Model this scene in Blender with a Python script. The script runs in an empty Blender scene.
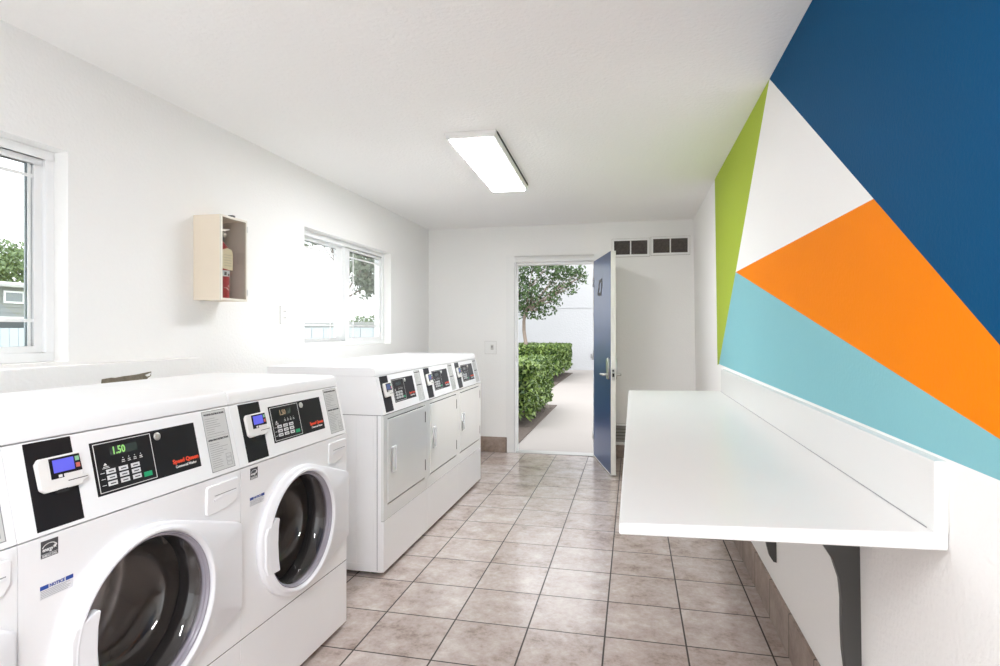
import bpy, bmesh, math, random
from mathutils import Vector, Matrix
random.seed(7)
S = bpy.context.scene
C = S.collection
PI = math.pi

# ------------------------------------------------------------------ materials
MATS = {}
def mat(name, col, rough=0.5, metal=0.0, coat=0.0, bump=None, emit=None, spec=0.5, var=None, coat_rough=0.05):
    """col: linear rgb. bump=(scale, strength, distance); var=(scale, amount) slight procedural colour variation"""
    if name in MATS: return MATS[name]
    m = bpy.data.materials.new(name); m.use_nodes = True
    nt = m.node_tree; b = nt.nodes['Principled BSDF']
    b.inputs['Base Color'].default_value = (*col, 1)
    b.inputs['Roughness'].default_value = rough
    b.inputs['Metallic'].default_value = metal
    b.inputs['Coat Weight'].default_value = coat
    b.inputs['Coat Roughness'].default_value = coat_rough
    b.inputs['Specular IOR Level'].default_value = spec
    tc = nt.nodes.new('ShaderNodeTexCoord')
    if emit:
        b.inputs['Emission Color'].default_value = (*emit[0], 1); b.inputs['Emission Strength'].default_value = emit[1]
    if bump:
        n = nt.nodes.new('ShaderNodeTexNoise'); n.inputs['Scale'].default_value = bump[0]; n.inputs['Detail'].default_value = 4
        nt.links.new(tc.outputs['Object'], n.inputs['Vector'])
        bp = nt.nodes.new('ShaderNodeBump'); bp.inputs['Strength'].default_value = bump[1]; bp.inputs['Distance'].default_value = bump[2]
        nt.links.new(n.outputs['Fac'], bp.inputs['Height']); nt.links.new(bp.outputs['Normal'], b.inputs['Normal'])
    v = var or (6.0, 0.015)
    n2 = nt.nodes.new('ShaderNodeTexNoise'); n2.inputs['Scale'].default_value = v[0]; n2.inputs['Detail'].default_value = 3
    nt.links.new(tc.outputs['Object'], n2.inputs['Vector'])
    mx = nt.nodes.new('ShaderNodeMix'); mx.data_type = 'RGBA'
    mx.inputs[6].default_value = (*[c*(1-v[1]) for c in col], 1)
    mx.inputs[7].default_value = (*[min(1, c*(1+v[1])) for c in col], 1)
    nt.links.new(n2.outputs['Fac'], mx.inputs[0]); nt.links.new(mx.outputs[2], b.inputs['Base Color'])
    MATS[name] = m; return m

def lin(r, g, b):
    f = lambda c: (c/255/12.92) if c/255 <= 0.04045 else ((c/255+0.055)/1.055)**2.4
    return (f(r), f(g), f(b))

def glass_mat(name, tint, rough=0.0, gloss=1.0):
    m = bpy.data.materials.new(name); m.use_nodes = True; nt = m.node_tree
    nt.nodes.clear()
    o = nt.nodes.new('ShaderNodeOutputMaterial'); t = nt.nodes.new('ShaderNodeBsdfTransparent'); g = nt.nodes.new('ShaderNodeBsdfGlossy')
    mx = nt.nodes.new('ShaderNodeMixShader'); lw = nt.nodes.new('ShaderNodeLayerWeight'); lw.inputs['Blend'].default_value = 0.5
    pw = nt.nodes.new('ShaderNodeMath'); pw.operation = 'POWER'; pw.inputs[1].default_value = 5.0; nt.links.new(lw.outputs['Facing'], pw.inputs[0])
    fr = nt.nodes.new('ShaderNodeMath'); fr.operation = 'MULTIPLY_ADD'; fr.inputs[1].default_value = 0.96; fr.inputs[2].default_value = 0.04; nt.links.new(pw.outputs[0], fr.inputs[0])
    ml = nt.nodes.new('ShaderNodeMath'); ml.operation = 'MULTIPLY'; ml.inputs[1].default_value = gloss
    # a faint procedural smear on the pane
    tc = nt.nodes.new('ShaderNodeTexCoord'); n = nt.nodes.new('ShaderNodeTexNoise'); n.inputs['Scale'].default_value = 5
    mr = nt.nodes.new('ShaderNodeMapRange'); mr.inputs[3].default_value = rough; mr.inputs[4].default_value = rough+0.03
    nt.links.new(tc.outputs['Object'], n.inputs['Vector']); nt.links.new(n.outputs['Fac'], mr.inputs[0]); nt.links.new(mr.outputs[0], g.inputs['Roughness'])
    t.inputs['Color'].default_value = (*tint, 1)
    nt.links.new(fr.outputs[0], ml.inputs[0]); nt.links.new(ml.outputs[0], mx.inputs[0])
    nt.links.new(t.outputs[0], mx.inputs[1]); nt.links.new(g.outputs[0], mx.inputs[2]); nt.links.new(mx.outputs[0], o.inputs['Surface'])
    MATS[name] = m; return m

def math_node(nt, op, a, b=None, c=None):
    n = nt.nodes.new('ShaderNodeMath'); n.operation = op
    for i, v in enumerate((a, b, c)):
        if v is None: continue
        if isinstance(v, (int, float)): n.inputs[i].default_value = v
        else: nt.links.new(v, n.inputs[i])
    return n.outputs[0]

def tile_mat(name, mode, sx, ox, oy, grout_w, cols, grout, rough):
    """stone-look ceramic tile. mode 'floor': x,y grid; 'x': joints along x only; 'y': joints along y only"""
    m = bpy.data.materials.new(name); m.use_nodes = True; nt = m.node_tree; b = nt.nodes['Principled BSDF']
    L = nt.links
    tc = nt.nodes.new('ShaderNodeTexCoord'); sp = nt.nodes.new('ShaderNodeSeparateXYZ'); L.new(tc.outputs['Object'], sp.inputs[0])
    def axis(out, off):
        u = math_node(nt, 'DIVIDE', math_node(nt, 'SUBTRACT', out, off), sx)
        cell = math_node(nt, 'FLOOR', u)
        fr = math_node(nt, 'SUBTRACT', u, cell)
        d = math_node(nt, 'MINIMUM', fr, math_node(nt, 'SUBTRACT', 1.0, fr))
        return cell, math_node(nt, 'MULTIPLY', d, sx)
    cx, dx = axis(sp.outputs[0], ox); cy, dy = axis(sp.outputs[1], oy)
    d = {'floor': None, 'x': dx, 'y': dy}[mode]
    if d is None: d = math_node(nt, 'MINIMUM', dx, dy)
    mr = nt.nodes.new('ShaderNodeMapRange'); mr.inputs[1].default_value = grout_w*0.5; mr.inputs[2].default_value = grout_w*0.5+0.002
    L.new(d, mr.inputs[0])                          # 0 in the joint, 1 on the tile
    cmb = nt.nodes.new('ShaderNodeCombineXYZ'); L.new(cx, cmb.inputs[0]); L.new(cy, cmb.inputs[1])
    wn = nt.nodes.new('ShaderNodeTexWhiteNoise'); wn.noise_dimensions = '3D'; L.new(cmb.outputs[0], wn.inputs['Vector'])
    # per-tile shifted noise so that no pattern crosses a joint
    vm = nt.nodes.new('ShaderNodeVectorMath'); vm.operation = 'MULTIPLY_ADD'
    L.new(wn.outputs['Color'], vm.inputs[0]); vm.inputs[1].default_value = (9, 9, 9); L.new(tc.outputs['Object'], vm.inputs[2])
    n1 = nt.nodes.new('ShaderNodeTexNoise'); n1.inputs['Scale'].default_value = 8; n1.inputs['Detail'].default_value = 8; n1.inputs['Roughness'].default_value = 0.68
    n1.inputs['Distortion'].default_value = 0.12
    L.new(vm.outputs[0], n1.inputs['Vector'])
    n2 = nt.nodes.new('ShaderNodeTexNoise'); n2.inputs['Scale'].default_value = 45; n2.inputs['Detail'].default_value = 6; n2.inputs['Roughness'].default_value = 0.75
    L.new(vm.outputs[0], n2.inputs['Vector'])
    f = math_node(nt, 'ADD', math_node(nt, 'MULTIPLY', n1.outputs['Fac'], 0.66), math_node(nt, 'MULTIPLY', n2.outputs['Fac'], 0.34))
    f = math_node(nt, 'ADD', f, math_node(nt, 'MULTIPLY', math_node(nt, 'SUBTRACT', wn.outputs['Value'], 0.5), 0.07))
    cr = nt.nodes.new('ShaderNodeValToRGB'); L.new(f, cr.inputs[0])
    el = cr.color_ramp.elements
    el[0].position = 0.34; el[0].color = (*cols[0], 1); el[1].position = 0.66; el[1].color = (*cols[-1], 1)
    for i, c in enumerate(cols[1:-1]):
        e = el.new(0.34+0.32*(i+1)/(len(cols)-1)); e.color = (*c, 1)
    mx = nt.nodes.new('ShaderNodeMix'); mx.data_type = 'RGBA'; L.new(mr.outputs[0], mx.inputs[0])
    mx.inputs[6].default_value = (*grout, 1); L.new(cr.outputs[0], mx.inputs[7]); L.new(mx.outputs[2], b.inputs['Base Color'])
    r = math_node(nt, 'ADD', math_node(nt, 'MULTIPLY', n2.outputs['Fac'], 0.25), rough-0.12)
    rm = nt.nodes.new('ShaderNodeMix'); L.new(mr.outputs[0], rm.inputs[0]); rm.inputs[2].default_value = 0.9; L.new(r, rm.inputs[3]); L.new(rm.outputs[0], b.inputs['Roughness'])
    bp = nt.nodes.new('ShaderNodeBump'); bp.inputs['Strength'].default_value = 0.18; bp.inputs['Distance'].default_value = 0.002
    h = math_node(nt, 'ADD', mr.outputs[0], math_node(nt, 'MULTIPLY', f, 0.5))
    L.new(h, bp.inputs['Height']); L.new(bp.outputs['Normal'], b.inputs['Normal'])
    b.inputs['Coat Weight'].default_value = 0.35; b.inputs['Coat Roughness'].default_value = 0.14
    MATS[name] = m; return m

WALLC = (0.86, 0.855, 0.84)
wall_m   = mat('wall_paint', WALLC, 0.9, bump=(70, 0.38, 0.006), var=(1.5, 0.012), spec=0.08)
ceil_m   = mat('ceiling_paint', (0.87, 0.865, 0.85), 0.8, bump=(55, 0.5, 0.007), var=(1.2, 0.015))
trim_m   = mat('white_trim_paint', (0.83, 0.83, 0.815), 0.35)
vinyl_m  = mat('white_vinyl', (0.86, 0.87, 0.87), 0.35)
enamel   = mat('white_enamel', (0.89, 0.895, 0.905), 0.28, coat=0.3, coat_rough=0.12)
enamel_s = mat('white_door_enamel', (0.84, 0.855, 0.84), 0.14, metal=0.05, coat=1.0, coat_rough=0.02)
plastic  = mat('white_plastic', (0.85, 0.86, 0.885), 0.33)
plastic2 = mat('cream_plastic', (0.80, 0.79, 0.77), 0.4)
black_p  = mat('black_overlay', (0.009, 0.008, 0.010), 0.38, spec=0.25)
gap_m    = mat('dark_gap', (0.02, 0.02, 0.021), 0.8)
seam_m   = mat('seam_grey', (0.28, 0.28, 0.30), 0.7)
rubber   = mat('dark_rubber', (0.07, 0.068, 0.07), 0.35)
steel    = mat('drum_steel', (0.62, 0.60, 0.58), 0.42, metal=1.0, bump=(30, 0.2, 0.004))
chrome   = mat('brushed_nickel', (0.62, 0.62, 0.60), 0.28, metal=1.0)
rimgrey  = mat('grey_violet_rim', (0.34, 0.32, 0.37), 0.25, coat=0.6)
line_w   = mat('printed_white', (0.78, 0.78, 0.78), 0.5)
key_m    = mat('key_grey_white', (0.70, 0.71, 0.72), 0.45)
ink      = mat('printed_ink', (0.06, 0.06, 0.065), 0.6)
ink_g    = mat('printed_grey', (0.25, 0.25, 0.26), 0.6)
sheet    = mat('sticker_grey', (0.60, 0.61, 0.60), 0.5)
red_p    = mat('printed_red_orange', (0.80, 0.065, 0.02), 0.5)
blue_p   = mat('printed_blue', (0.015, 0.06, 0.30), 0.5)
green_k  = mat('green_key', (0.01, 0.33, 0.14), 0.4)
lcd_b    = mat('lcd_blue', (0.05, 0.05, 0.3), 0.3, emit=((0.10, 0.10, 0.62), 0.5))
lcd_d    = mat('lcd_slate', (0.06, 0.08, 0.16), 0.25, emit=((0.07, 0.09, 0.22), 0.4))
lcd_off  = mat('display_window', (0.035, 0.045, 0.04), 0.25)
seg_g    = mat('segment_green', (0.1, 0.3, 0.05), 0.3, emit=((0.33, 0.62, 0.22), 0.35))
seg_o    = mat('segment_amber', (0.2, 0.14, 0.08), 0.4, emit=((0.30, 0.20, 0.12), 0.3))
counter  = mat('counter_laminate', (0.75, 0.75, 0.74), 0.34, coat=0.3, coat_rough=0.2, var=(3, 0.02))
counter_e = mat('counter_edge', (0.76, 0.755, 0.755), 0.4, var=(220, 0.10))
brk_m    = mat('dark_bracket_paint', (0.055, 0.053, 0.05), 0.45)
brown_w  = mat('torn_board', (0.19, 0.165, 0.12), 0.9, bump=(40, 0.8, 0.01), var=(40, 0.45))
tan_w    = mat('tan_cabinet_side', (0.80, 0.71, 0.58), 0.5, var=(3, 0.06))
cream_w  = mat('cream_cabinet_frame', (0.74, 0.70, 0.62), 0.45)
cab_in   = mat('cabinet_inside', (0.70, 0.67, 0.63), 0.6)
red_e    = mat('extinguisher_red', (0.42, 0.012, 0.02), 0.3, coat=0.4)
tag_m    = mat('paper_tag', (0.72, 0.66, 0.47), 0.7)
navy     = mat('door_navy_paint', (0.012, 0.050, 0.17), 0.34, coat=0.12, coat_rough=0.12, bump=(14, 0.1, 0.004))
door_w   = mat('door_white_paint', (0.72, 0.71, 0.66), 0.45)
mesh_d   = mat('vent_screen', (0.09, 0.075, 0.068), 0.6, bump=(60, 0.9, 0.01), var=(60, 0.5))
mur = {
 'navy_wall_paint':   mat('navy_wall_paint', lin(5, 74, 116), 0.65, spec=0.06, bump=(90, 0.3, 0.004)),
 'orange_wall_paint': mat('orange_wall_paint', lin(238, 131, 8), 0.65, spec=0.06, bump=(90, 0.25, 0.004)),
 'aqua_wall_paint':   mat('aqua_wall_paint', lin(130, 187, 195), 0.65, spec=0.15, bump=(90, 0.25, 0.004)),
 'lime_wall_paint':   mat('lime_wall_paint', lin(164, 183, 62), 0.65, spec=0.15, bump=(90, 0.25, 0.004)),
 'white':             wall_m}
TILES = [lin(140, 125, 117), lin(172, 157, 150), lin(186, 174, 168), lin(201, 191, 187)]
floor_m = tile_mat('floor_tile', 'floor', 0.3175, -0.112, 2.419, 0.0052, TILES, lin(58, 50, 46), 0.20)
TB = [lin(116, 98, 88), lin(148, 130, 119), lin(172, 156, 146)]
base_x = tile_mat('base_tile_x', 'x', 0.3175, -0.31, 0, 0.004, TB, lin(70, 62, 58), 0.45)
base_y = tile_mat('base_tile_y', 'y', 0.3175, 0, 2.419, 0.004, TB, lin(70, 62, 58), 0.45)
conc = mat('concrete', lin(158, 152, 148), 0.85, bump=(80, 0.2, 0.004), var=(0.9, 0.05))
soil = mat('soil', (0.12, 0.095, 0.08), 0.95, bump=(25, 1.0, 0.03), var=(25, 0.4))
stucco = mat('white_stucco', (0.50, 0.51, 0.53), 0.8, bump=(20, 0.5, 0.02))
leaf_a = mat('hedge_leaf', (0.17, 0.36, 0.05), 0.4, var=(14, 0.7))
leaf_b = mat('tree_leaf', (0.045, 0.12, 0.035), 0.5, var=(3, 0.5))
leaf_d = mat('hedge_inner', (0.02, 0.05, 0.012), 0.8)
bark = mat('pale_bark', (0.30, 0.24, 0.20), 0.8, var=(20, 0.2))
siding = mat('grey_siding', (0.28, 0.29, 0.285), 0.7)
siding_b = mat('pale_blue_siding', (0.52, 0.58, 0.61), 0.7)
grass_m = mat('lawn', (0.18, 0.28, 0.08), 0.9, var=(4, 0.3))
pane = glass_mat('window_pane', (0.96, 0.98, 0.98))
cab_glass = glass_mat('cabinet_glass', (0.94, 0.93, 0.91))
bowl_m = glass_mat('door_bowl', (0.66, 0.63, 0.62), gloss=1.8)
lamp_m = mat('lamp_diffuser', (0.9, 0.9, 0.9), 0.5, emit=((0.965, 0.975, 1.0), 20.0))
fill_lamp_m = mat('fill_lamp_diffuser', (0.9, 0.9, 0.9), 0.5, emit=((0.965, 0.975, 1.0), 42.0))  # for the added unseen fill light, stronger than the visible fixture

# ------------------------------------------------------------------ mesh helpers
class MB:
    def __init__(s): s.v = []; s.f = []; s.mi = []
    def quad(s, ps, mi=0):
        n = len(s.v); s.v += [tuple(p) for p in ps]; s.f.append(tuple(range(n, n+len(ps)))); s.mi.append(mi); return s
    def box(s, x0, x1, y0, y1, z0, z1, mi=0):
        n = len(s.v)
        s.v += [(x, y, z) for z in (z0, z1) for y in (y0, y1) for x in (x0, x1)]
        for f in ((0,2,3,1), (4,5,7,6), (0,1,5,4), (2,6,7,3), (0,4,6,2), (1,3,7,5)):
            s.f.append(tuple(n+i for i in f)); s.mi.append(mi)
        return s
    def prism(s, pts, a0, a1, axis='x', mi=0):
        """pts: 2D outline; extruded along axis from a0 to a1"""
        n = len(s.v); k = len(pts)
        def P(a, p):
            return {'x': (a, p[0], p[1]), 'y': (p[0], a, p[1]), 'z': (p[0], p[1], a)}[axis]
        s.v += [P(a0, p) for p in pts]+[P(a1, p) for p in pts]
        s.f.append(tuple(range(n, n+k))); s.mi.append(mi)
        s.f.append(tuple(reversed(range(n+k, n+2*k)))); s.mi.append(mi)
        for i in range(k):
            j = (i+1) % k; s.f.append((n+i, n+k+i, n+k+j, n+j)); s.mi.append(mi)
        return s
    def lathe(s, prof, c=(0,0,0), axis='y', n=48, mi=0):
        """prof: (radius, height along axis)"""
        b = len(s.v); k = len(prof)
        for i in range(n):
            a = 2*PI*i/n; ca, sa = math.cos(a), math.sin(a)
            for r, h in prof:
                p = {'y': (r*ca, h, r*sa), 'z': (r*ca, r*sa, h), 'x': (h, r*ca, r*sa)}[axis]
                s.v.append((c[0]+p[0], c[1]+p[1], c[2]+p[2]))
        for i in range(n):
            j = (i+1) % n
            for q in range(k-1):
                s.f.append((b+i*k+q, b+i*k+q+1, b+j*k+q+1, b+j*k+q)); s.mi.append(mi)
        return s
    def tube(s, p0, p1, r0, r1=None, n=12, mi=0):
        r1 = r1 or r0; p0 = Vector(p0); p1 = Vector(p1); d = (p1-p0).normalized()
        a = d.orthogonal().normalized(); c = d.cross(a); b = len(s.v)
        for p, r in ((p0, r0), (p1, r1)):
            for i in range(n):
                t = 2*PI*i/n; s.v.append(tuple(p+(a*math.cos(t)+c*math.sin(t))*r))
        for i in range(n):
            j = (i+1) % n; s.f.append((b+i, b+j, b+n+j, b+n+i)); s.mi.append(mi)
        s.f.append(tuple(range(b+n-1, b-1, -1))); s.mi.append(mi); s.f.append(tuple(range(b+n, b+2*n))); s.mi.append(mi)
        return s
    def loops(s, L, mi=0, closed=True):
        b = len(s.v); k = len(L[0])
        for l in L: s.v += [tuple(p) for p in l]
        for a in range(len(L)-1):
            for i in range(k):
                j = (i+1) % k; s.f.append((b+a*k+i, b+a*k+j, b+(a+1)*k+j, b+(a+1)*k+i)); s.mi.append(mi)
        return s
    def map(s, fn): s.v = [tuple(fn(*p)) for p in s.v]; return s
    def build(s, name, mats, parent=None, bevel=0, smooth=False, seg=2, fix=True):
        me = bpy.data.meshes.new(name); me.from_pydata(s.v, [], s.f)
        if not isinstance(mats, (list, tuple)): mats = [mats]
        for m in mats: me.materials.append(m)
        for p, i in zip(me.polygons, s.mi): p.material_index = i
        if fix:
            bm = bmesh.new(); bm.from_mesh(me)
            bmesh.ops.remove_doubles(bm, verts=bm.verts, dist=1e-5)
            bmesh.ops.recalc_face_normals(bm, faces=bm.faces); bm.to_mesh(me); bm.free()
        if smooth:
            for p in me.polygons: p.use_smooth = True
        o = bpy.data.objects.new(name, me); C.objects.link(o)
        if bevel:
            md = o.modifiers.new('bevel', 'BEVEL'); md.width = bevel; md.segments = seg; md.limit_method = 'ANGLE'; md.angle_limit = math.radians(40)
            for p in me.polygons: p.use_smooth = True
            md.harden_normals = True
        if parent: o.parent = parent
        return o

def tag(o, label=None, cat=None, group=None, kind=None):
    if label: o['label'] = label
    if cat: o['category'] = cat
    if group: o['group'] = group
    if kind: o['kind'] = kind
    return o
def empty(name, loc=(0,0,0), rz=0):
    o = bpy.data.objects.new(name, None); C.objects.link(o); o.location = loc; o.rotation_euler = (0, 0, rz); o.empty_display_size = 0.1
    return o
def copy_tree(o, parent=None):
    c = o.copy(); C.objects.link(c)
    if parent: c.parent = parent
    for ch in list(o.children): copy_tree(ch, c)
    return c
def text_mb(txt, size, mi=0, bold=0.0, depth=0.0004, xs=1.0, shear=0.0):
    cu = bpy.data.curves.new('t', 'FONT'); cu.body = txt; cu.size = size; cu.extrude = depth; cu.offset = bold; cu.shear = shear; cu.resolution_u = 2
    o = bpy.data.objects.new('t', cu); C.objects.link(o)
    me = bpy.data.meshes.new_from_object(o)
    mb = MB(); mb.v = [(v.co.x*xs, v.co.y, v.co.z) for v in me.vertices]; mb.f = [tuple(p.vertices) for p in me.polygons]; mb.mi = [mi]*len(mb.f)
    bpy.data.objects.remove(o); bpy.data.curves.remove(cu); bpy.data.meshes.remove(me)
    return mb
def add(mb, other):
    n = len(mb.v); mb.v += other.v; mb.f += [tuple(n+i for i in f) for f in other.f]; mb.mi += other.mi; return mb

# ------------------------------------------------------------------ room shell
XL, YB, ZC, YN = -2.10, 5.844, 2.307, -1.7
RW = lambda z: 0.592-0.032*z/ZC          # right wall leans a little
def wall_cells(us, vs, holes, f0, f1, mi=0):
    """solid slab made of cells; f0/f1 map (u,v) to the two faces"""
    mb = MB()
    solid = lambda i, j: 0 <= i < len(us)-1 and 0 <= j < len(vs)-1 and (i, j) not in holes
    for i in range(len(us)-1):
        for j in range(len(vs)-1):
            if not solid(i, j): continue
            u0, u1, v0, v1 = us[i], us[i+1], vs[j], vs[j+1]
            mb.quad([f0(u0,v0), f0(u1,v0), f0(u1,v1), f0(u0,v1)]); mb.quad([f1(u0,v0), f1(u0,v1), f1(u1,v1), f1(u1,v0)])
            for (di, dj, a, b) in ((-1,0,(u0,v0),(u0,v1)), (1,0,(u1,v0),(u1,v1)), (0,-1,(u0,v0),(u1,v0)), (0,1,(u0,v1),(u1,v1))):
                if not solid(i+di, j+dj): mb.quad([f0(*a), f0(*b), f1(*b), f1(*a)])
    return mb
Wz0, Wz1 = 1.13, 1.930
W1y = (0.402, 1.810); W2y = (3.455, 4.863)
us = [YN, W1y[0], W1y[1], W2y[0], W2y[1], YB]; vs = [0, Wz0, Wz1, ZC]
o = wall_cells(us, vs, {(1,1), (3,1)}, lambda u, v: (XL, u, v), lambda u, v: (XL-0.16, u, v)).build('wall_left', wall_m)
tag(o, kind='structure')
Dx = (-1.176, -0.372); Dz = 1.938
us = [XL-0.16, Dx[0], Dx[1], 0.75]; vs = [0, Dz, ZC]
o = wall_cells(us, vs, {(1,0)}, lambda u, v: (u, YB, v), lambda u, v: (u, YB+0.14, v)).build('wall_back', wall_m); tag(o, kind='structure')
us = [XL-0.16, -2.0, 0.5, 0.75]; vs = [0, 0.02, 2.22, ZC]     # unseen wide opening, added behind the viewer to let in fill daylight
o = wall_cells(us, vs, {(1,1)}, lambda u, v: (u, YN, v), lambda u, v: (u, YN-0.12, v)).build('wall_front', wall_m); tag(o, kind='structure')
o = MB().box(XL-0.16, 0.75, YN-0.12, YB+0.14, -0.06, 0).build('floor', floor_m); tag(o, kind='structure')
o = MB().box(XL-0.16, 0.75, YN-0.12, YB+0.14, ZC, ZC+0.1).build('ceiling', ceil_m); tag(o, kind='structure')

# right wall with its painted mural: the wall face is split along the straight paint lines
A = (2.658, 2.311); J = (3.545, 1.580); BJ = (1.588, 1.569); OB = (1.097, 1.227); OT = (1.096, 1.073); TB1 = (4.342, 1.004)
def ext(p, q, y):  # continue the line p->q to Y=y
    t = (y-p[0])/(q[0]-p[0]); return (y, p[1]+t*(q[1]-p[1]))
yN = YN
def on_line_z(p, q, z):
    t = (z-p[1])/(q[1]-p[1]); return (p[0]+t*(q[0]-p[0]), z)
An = on_line_z(OB, A, ZC)
Je = on_line_z(A, J, 1.085)      # lime narrows down to the corner of the mural
G0 = (4.342, ZC); Gb = (4.342, 1.004)
polys = []
te = (0.777, 1.006)
polys.append(('navy_wall_paint', [An, (-0.2, ZC), (-0.2, 1.006), te, OB, BJ]))
polys.append(('lime_wall_paint', [G0, An, J, (4.27, 1.015), Gb]))
polys.append(('white', [An, BJ, J]))
polys.append(('orange_wall_paint', [J, BJ, OB, te, OT]))
polys.append(('aqua_wall_paint', [J, OT, te, (1.25, 1.007), (4.27, 1.015)]))
polys.append(('white', [Gb, (4.27, 1.015), (1.25, 1.007), te, (-0.2, 1.006), (-0.2, 0), (YB, 0), (YB, 1.004)]))
polys.append(('white', [G0, Gb, (YB, 1.004), (YB, ZC)]))
polys.append(('white', [(-0.2, ZC), (YN, ZC), (YN, 0), (-0.2, 0), (-0.2, 1.006)]))
mb = MB(); names = list(mur)
for nme, pts in polys:
    mb.quad([(RW(z), y, z) for y, z in pts], names.index(nme))
mb.box(0.60, 0.75, YN-0.12, YB+0.14, 0, ZC, names.index('white'))
o = mb.build('wall_right', [mur[n] for n in names], fix=False); tag(o, kind='structure')
# keep the painted face looking into the room
bm = bmesh.new(); bm.from_mesh(o.data)
for f in bm.faces:
    if f.calc_center_median().x < 0.597 and f.normal.x > 0: f.normal_flip()
bm.to_mesh(o.data); bm.free()

# baseboards of floor tile
o = MB().prism([(XL, 0), (XL, 0.155), (-1.255, 0.155), (-1.255, 0)], YB-0.009, YB, 'y').build('baseboard_back', base_x, bevel=0.002); tag(o, kind='structure')
mb = MB().prism([(-0.28, 0), (-0.28, 0.125), (0.578, 0.125), (0.578, 0)], YB-0.009, YB, 'y')
o = mb.build('baseboard_back_right', base_x, bevel=0.002); tag(o, kind='structure')
o = MB().box(0.579, 0.60, YN, YB-0.009, 0, 0.168).build('baseboard_right', base_y, bevel=0.002); tag(o, kind='structure')

# boxed-in ledge along the left wall, under the near window
led = MB().box(XL, -2.03, YN, 2.43, 0, 1.118).build('trim_1', wall_m, bevel=0.004); tag(led, kind='structure')
mb = MB()
pts = [(1.885,1.030),(1.889,1.057),(1.93,1.060),(1.95,1.058),(1.985,1.061),(2.02,1.062),(2.06,1.064),(2.085,1.067),(2.13,1.071),(2.128,1.052),(2.112,1.045),(2.10,1.030)]
mb.prism([(p[0], p[1]) for p in pts], -2.0302, -2.0285, 'x')
h = mb.build('torn_patch', brown_w, led); h['label'] = 'ragged brown patch where the ledge face is torn'
mb = MB().prism([(2.095,1.058),(2.125,1.066),(2.12,1.054),(2.106,1.051)], -2.0285, -2.0255, 'x')
mb.build('paint_flap', wall_m, h)

# ------------------------------------------------------------------ windows
def window(n, y0, y1):
    w = empty('window_%d' % n, (XL-0.065, (y0+y1)/2, Wz0)); tag(w, kind='structure')
    cy = (y0+y1)/2; hw = (y1-y0)/2; H = Wz1-Wz0
    def bar(mb, a0, a1, z0, z1, x0, x1, mi=0): mb.box(x0, x1, a0, a1, z0, z1, mi)
    fr = MB()
    fw = 0.034
    for a0, a1, z0, z1 in ((-hw, hw, 0, fw), (-hw, hw, H-fw, H), (-hw, -hw+fw, fw, H-fw), (hw-fw, hw, fw, H-fw)):
        bar(fr, a0, a1, z0, z1, -0.075, 0)
    bar(fr, -0.006, 0.006, fw, H-fw, -0.075, -0.01)
    fr.build('window_frame', vinyl_m, w, bevel=0.003)
    # sashes: near one sits further out, far one nearer
    for k, (a0, a1, xo) in enumerate(((-hw+fw, -0.005, -0.040), (0.005, hw-fw, -0.016))):
        sm = MB(); sw = 0.032
        bt = 0.026
        sr = sw if k else 0.085; sl = 0.075 if k else sw
        for b0, b1, z0, z1 in ((a0, a1, fw, fw+bt), (a0, a1, H-fw-bt, H-fw), (a0, a0+sl, fw+bt, H-fw-bt), (a1-sr, a1, fw+bt, H-fw-bt)):
            bar(sm, b0, b1, z0, z1, xo-0.022, xo+0.0)
        s_ = sm.build('sash', vinyl_m, w, bevel=0.002)
        g0, g1 = a0+sl, a1-sr
        pm = MB().box(xo-0.013, xo-0.010, g0-0.004, g1+0.004, fw+bt-0.004, H-fw-bt+0.004)
        pm.build('glass_pane', pane, s_)
        gm = MB()
        zt, zb = H-fw-bt-0.045, fw+bt+0.095
        for zz in (zt, zb): bar(gm, g0, g1, zz-0.006, zz+0.006, xo-0.0095, xo-0.005)
        for yy in ((g0+0.075, g1-0.075) if n == 2 else (g0+0.02, g1-0.012)): bar(gm, yy-0.005, yy+0.005, fw+bt, H-fw-bt, xo-0.0098, xo-0.006)
        gm.build('grille_bars', vinyl_m, s_)
        if n == 1: MB().box(xo-0.0195, xo-0.0135, g1-0.022, g1, fw+bt, H-fw-bt).build('glazing_spacer', mat('spacer_grey', (0.36, 0.40, 0.42), 0.4), s_)
    # latch and small corner screws
    l = MB().box(-0.016, -0.002, -0.014, -0.002, 0.34, 0.42); l.build('latch', vinyl_m, w, bevel=0.002)
    return w
window(1, *W1y); window(2, *W2y)

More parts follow.
